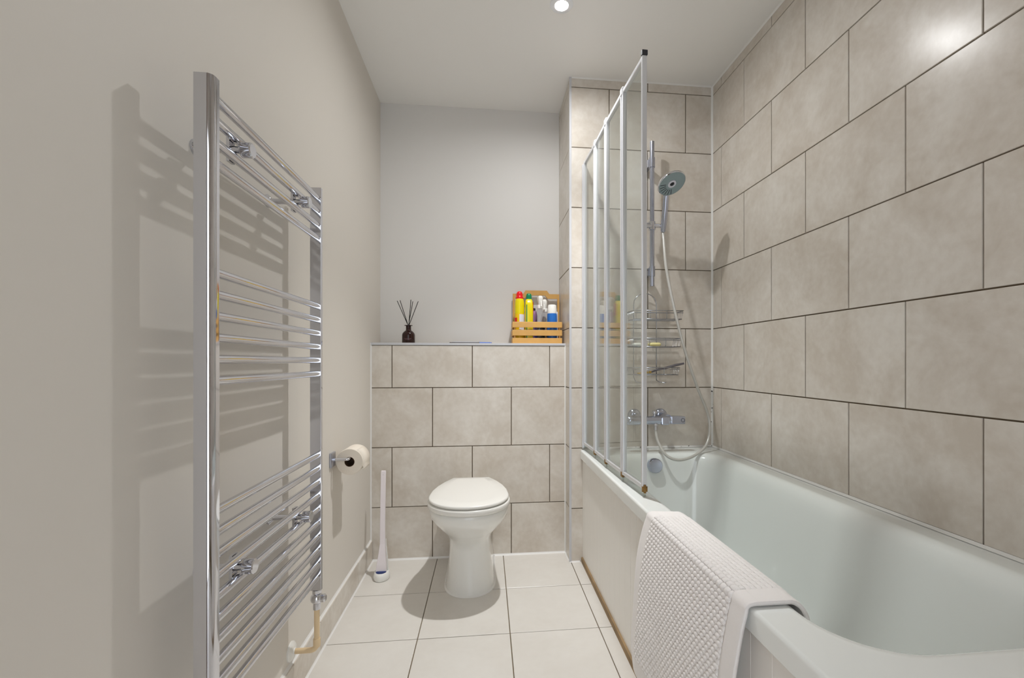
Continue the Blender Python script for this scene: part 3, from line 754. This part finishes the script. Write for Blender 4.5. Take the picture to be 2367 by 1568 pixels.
vv = thing('bath_shower_mixer', 'chrome bar mixer tap below the wire caddy', 'tap', (.814, YP, .714))
VY, VZ = 2.135, .714
bm = B(); tube(bm, [(.735, VY, VZ), (.90, VY, VZ)], .0205, 24); at(obj('body', bm, 'satin', None, True, angle=50), vv)
bm = B(); lathe(bm, [(.018, .735), (.0225, .733), (.0225, .690), (.020, .672), (.015, .668), (0, .667)], 24, center=(0, VY, VZ), axis='X'); at(obj('flow_handle', bm, 'satin', None, True, angle=50), vv)
bm = B(); loft(bm, [[(.885, VY + p[0], VZ + p[1]) for p in [(-.021, -.018), (.018, -.018), (.018, .021), (-.021, .021)]], [(.957, VY + p[0], VZ + p[1]) for p in [(-.0195, -.0185), (.016, -.0185), (.016, .019), (-.0195, .019)]]])
hh = at(obj('temperature_handle', bm, 'satin', None, bevel=.004), vv)
bm = B(); bmesh.ops.create_circle(bm, segments=24, radius=.0085); tube(bm, [(.0085 * math.cos(2 * PI * k / 24), .0085 * math.sin(2 * PI * k / 24), 0) for k in range(24)], .0009, 6, closed=True)
bmesh.ops.delete(bm, geom=[v for v in bm.verts if not v.link_faces], context='VERTS')
bm.transform(Matrix.Translation((.944, VY - .0205, VZ + .001)) @ Matrix.Rotation(PI / 2, 4, 'X')); rg = obj('dial_mark', bm, 'dark'); rg.parent = hh; rg.matrix_parent_inverse = Matrix.Identity(4)
for x in (.742, .878):
    bm = B(); lathe(bm, [(.034, YP), (.034, YP - .006), (.028, YP - .016), (.016, YP - .020), (.016, VY)], 28, center=(x, 0, VZ + .012), axis='Y')
    at(obj('wall_rosette', bm, 'satin', None, True, angle=50), vv)
bm = B(); loft(bm, [[(.836, VY - .024, VZ - .022), (.876, VY - .024, VZ - .022), (.876, VY + .01, VZ - .022), (.836, VY + .01, VZ - .022)], [(.836, VY - .022, VZ + .018), (.874, VY - .022, VZ + .018), (.874, VY + .01, VZ + .018), (.836, VY + .01, VZ + .018)]])
at(obj('spout', bm, 'satin', None, bevel=.006), vv)
bm = B(); lathe(bm, [(.006, VZ + .018), (.006, VZ + .030), (.010, VZ + .032), (.011, VZ + .044), (.008, VZ + .047), (0, VZ + .047)], 16, center=(.809, VY, 0)); at(obj('diverter_knob', bm, 'chrome', None, True, angle=50), vv)
bm = B(); lathe(bm, [(.012, VZ - .014), (.012, VZ - .026), (.0095, VZ - .028), (.0095, VZ - .045)], 16, center=(.813, VY - .005, 0)); at(obj('hose_outlet', bm, 'chrome', None, True, angle=50), vv)

# wire caddy hung on the rail bracket
cd = thing('shower_caddy', 'three-tier chrome wire caddy hanging on the tiled pier', 'caddy', (.79, YP, .9))
CY0, CY1 = 2.115, 2.222
bm = B()
arch = [(.734, CY1, .92), (.734, CY1, 1.28)] + [(.793 - .059 * math.cos(t), CY1, 1.285 + .055 * math.sin(t)) for t in [k * PI / 10 for k in range(1, 10)]] + [(.852, CY1, 1.28), (.852, CY1, .905)]
tube(bm, arch, .0024, 8)
tube(bm, [(.852, CY1, .905), (.853, CY1 - .03, .897), (.878, CY1 - .045, .892), (.885, CY1 - .045, .897)], .0022, 8)
tube(bm, [(.734, CY1, .92), (.735, CY1 - .03, .897), (.760, CY1 - .045, .892), (.767, CY1 - .045, .897)], .0022, 8)
tube(bm, [(.793, CY1, 1.340), (.793, CY1 - .004, 1.36), (.793, CY1 + .008, 1.368)], .0022, 8)
at(obj('frame', bm, 'wire', None, True, angle=180), cd)
for zt, zb_, xa, xb, fl_ in ((1.243, 1.203, .700, .946, 0), (1.110, 1.070, .697, .940, 0), (.968, .934, .695, .928, 0)):
    bm = B()
    for z, e in ((zt, 0), (zb_, .006)):
        tube(bm, [(xa + e, CY0 + e, z), (xb - e, CY0 + e, z), (xb - e, CY1 - .004, z), (xa + e, CY1 - .004, z)], .0023, 6, closed=True)
    tube(bm, [(xa, CY0, (zt * .75 + zb_ * .25)), (xb, CY0, (zt * .75 + zb_ * .25))], .0015, 6)
    for k in range(6):
        y = CY0 + .008 + (CY1 - CY0 - .016) * k / 5
        tube(bm, [(xa, y, zt), (xa + .006, y, zb_), (xb - .006, y, zb_), (xb, y, zt)], .0015, 6)
    for k in range(2):
        x = xa + (xb - xa) * (k + 1) / 3
        tube(bm, [(x, CY0, zt), (x, CY0 + .006, zb_), (x, CY1 - .004, zb_)], .0015, 6)
    at(obj('basket', bm, 'wire', None, True, angle=180), cd)
def soap(x, y, z, a, b, c, mat, label):
    bm = B()
    def s(k, zz): return rrect(-a + k, a - k, -b + k, b - k, b * .6 - k * .5, zz, 4)
    loft(bm, [s(.006, 0), s(.001, c * .25), s(0, c * .5), s(.001, c * .75), s(.006, c)])
    o = obj('soap_bar', bm, mat, None, True, angle=180, loc=(x, y, z)); return tag(o, label, 'soap', 'soap bars in the caddy')
soap(.731, 2.165, 1.0725, .022, .020, .016, 'soap2', 'white soap bar on the middle tray behind the glass')
soap(.820, 2.165, 1.0725, .030, .021, .018, 'soap', 'pale yellow soap bar on the middle caddy tray')
hb_ = thing('back_brush', 'grey handled brush lying across the lowest caddy tray', 'brush', (.86, 2.15, .955))
bm = B(); tube(bm, [(.792, 2.160, .943), (.83, 2.158, .958), (.87, 2.150, .966), (.915, 2.140, .980), (.956, 2.13, .989)], [.004, .0055, .006, .0065, .005], 10)
at(obj('handle', bm, 'grey_plastic', None, True, angle=60), hb_)
bm = B(); loft(bm, [[(.735, 2.150, .938), (.80, 2.150, .943), (.80, 2.172, .943), (.735, 2.172, .938)], [(.735, 2.152, .943), (.80, 2.152, .951), (.80, 2.170, .951), (.735, 2.170, .943)]])
at(obj('bristles', bm, 'tan_bristle', None), hb_)
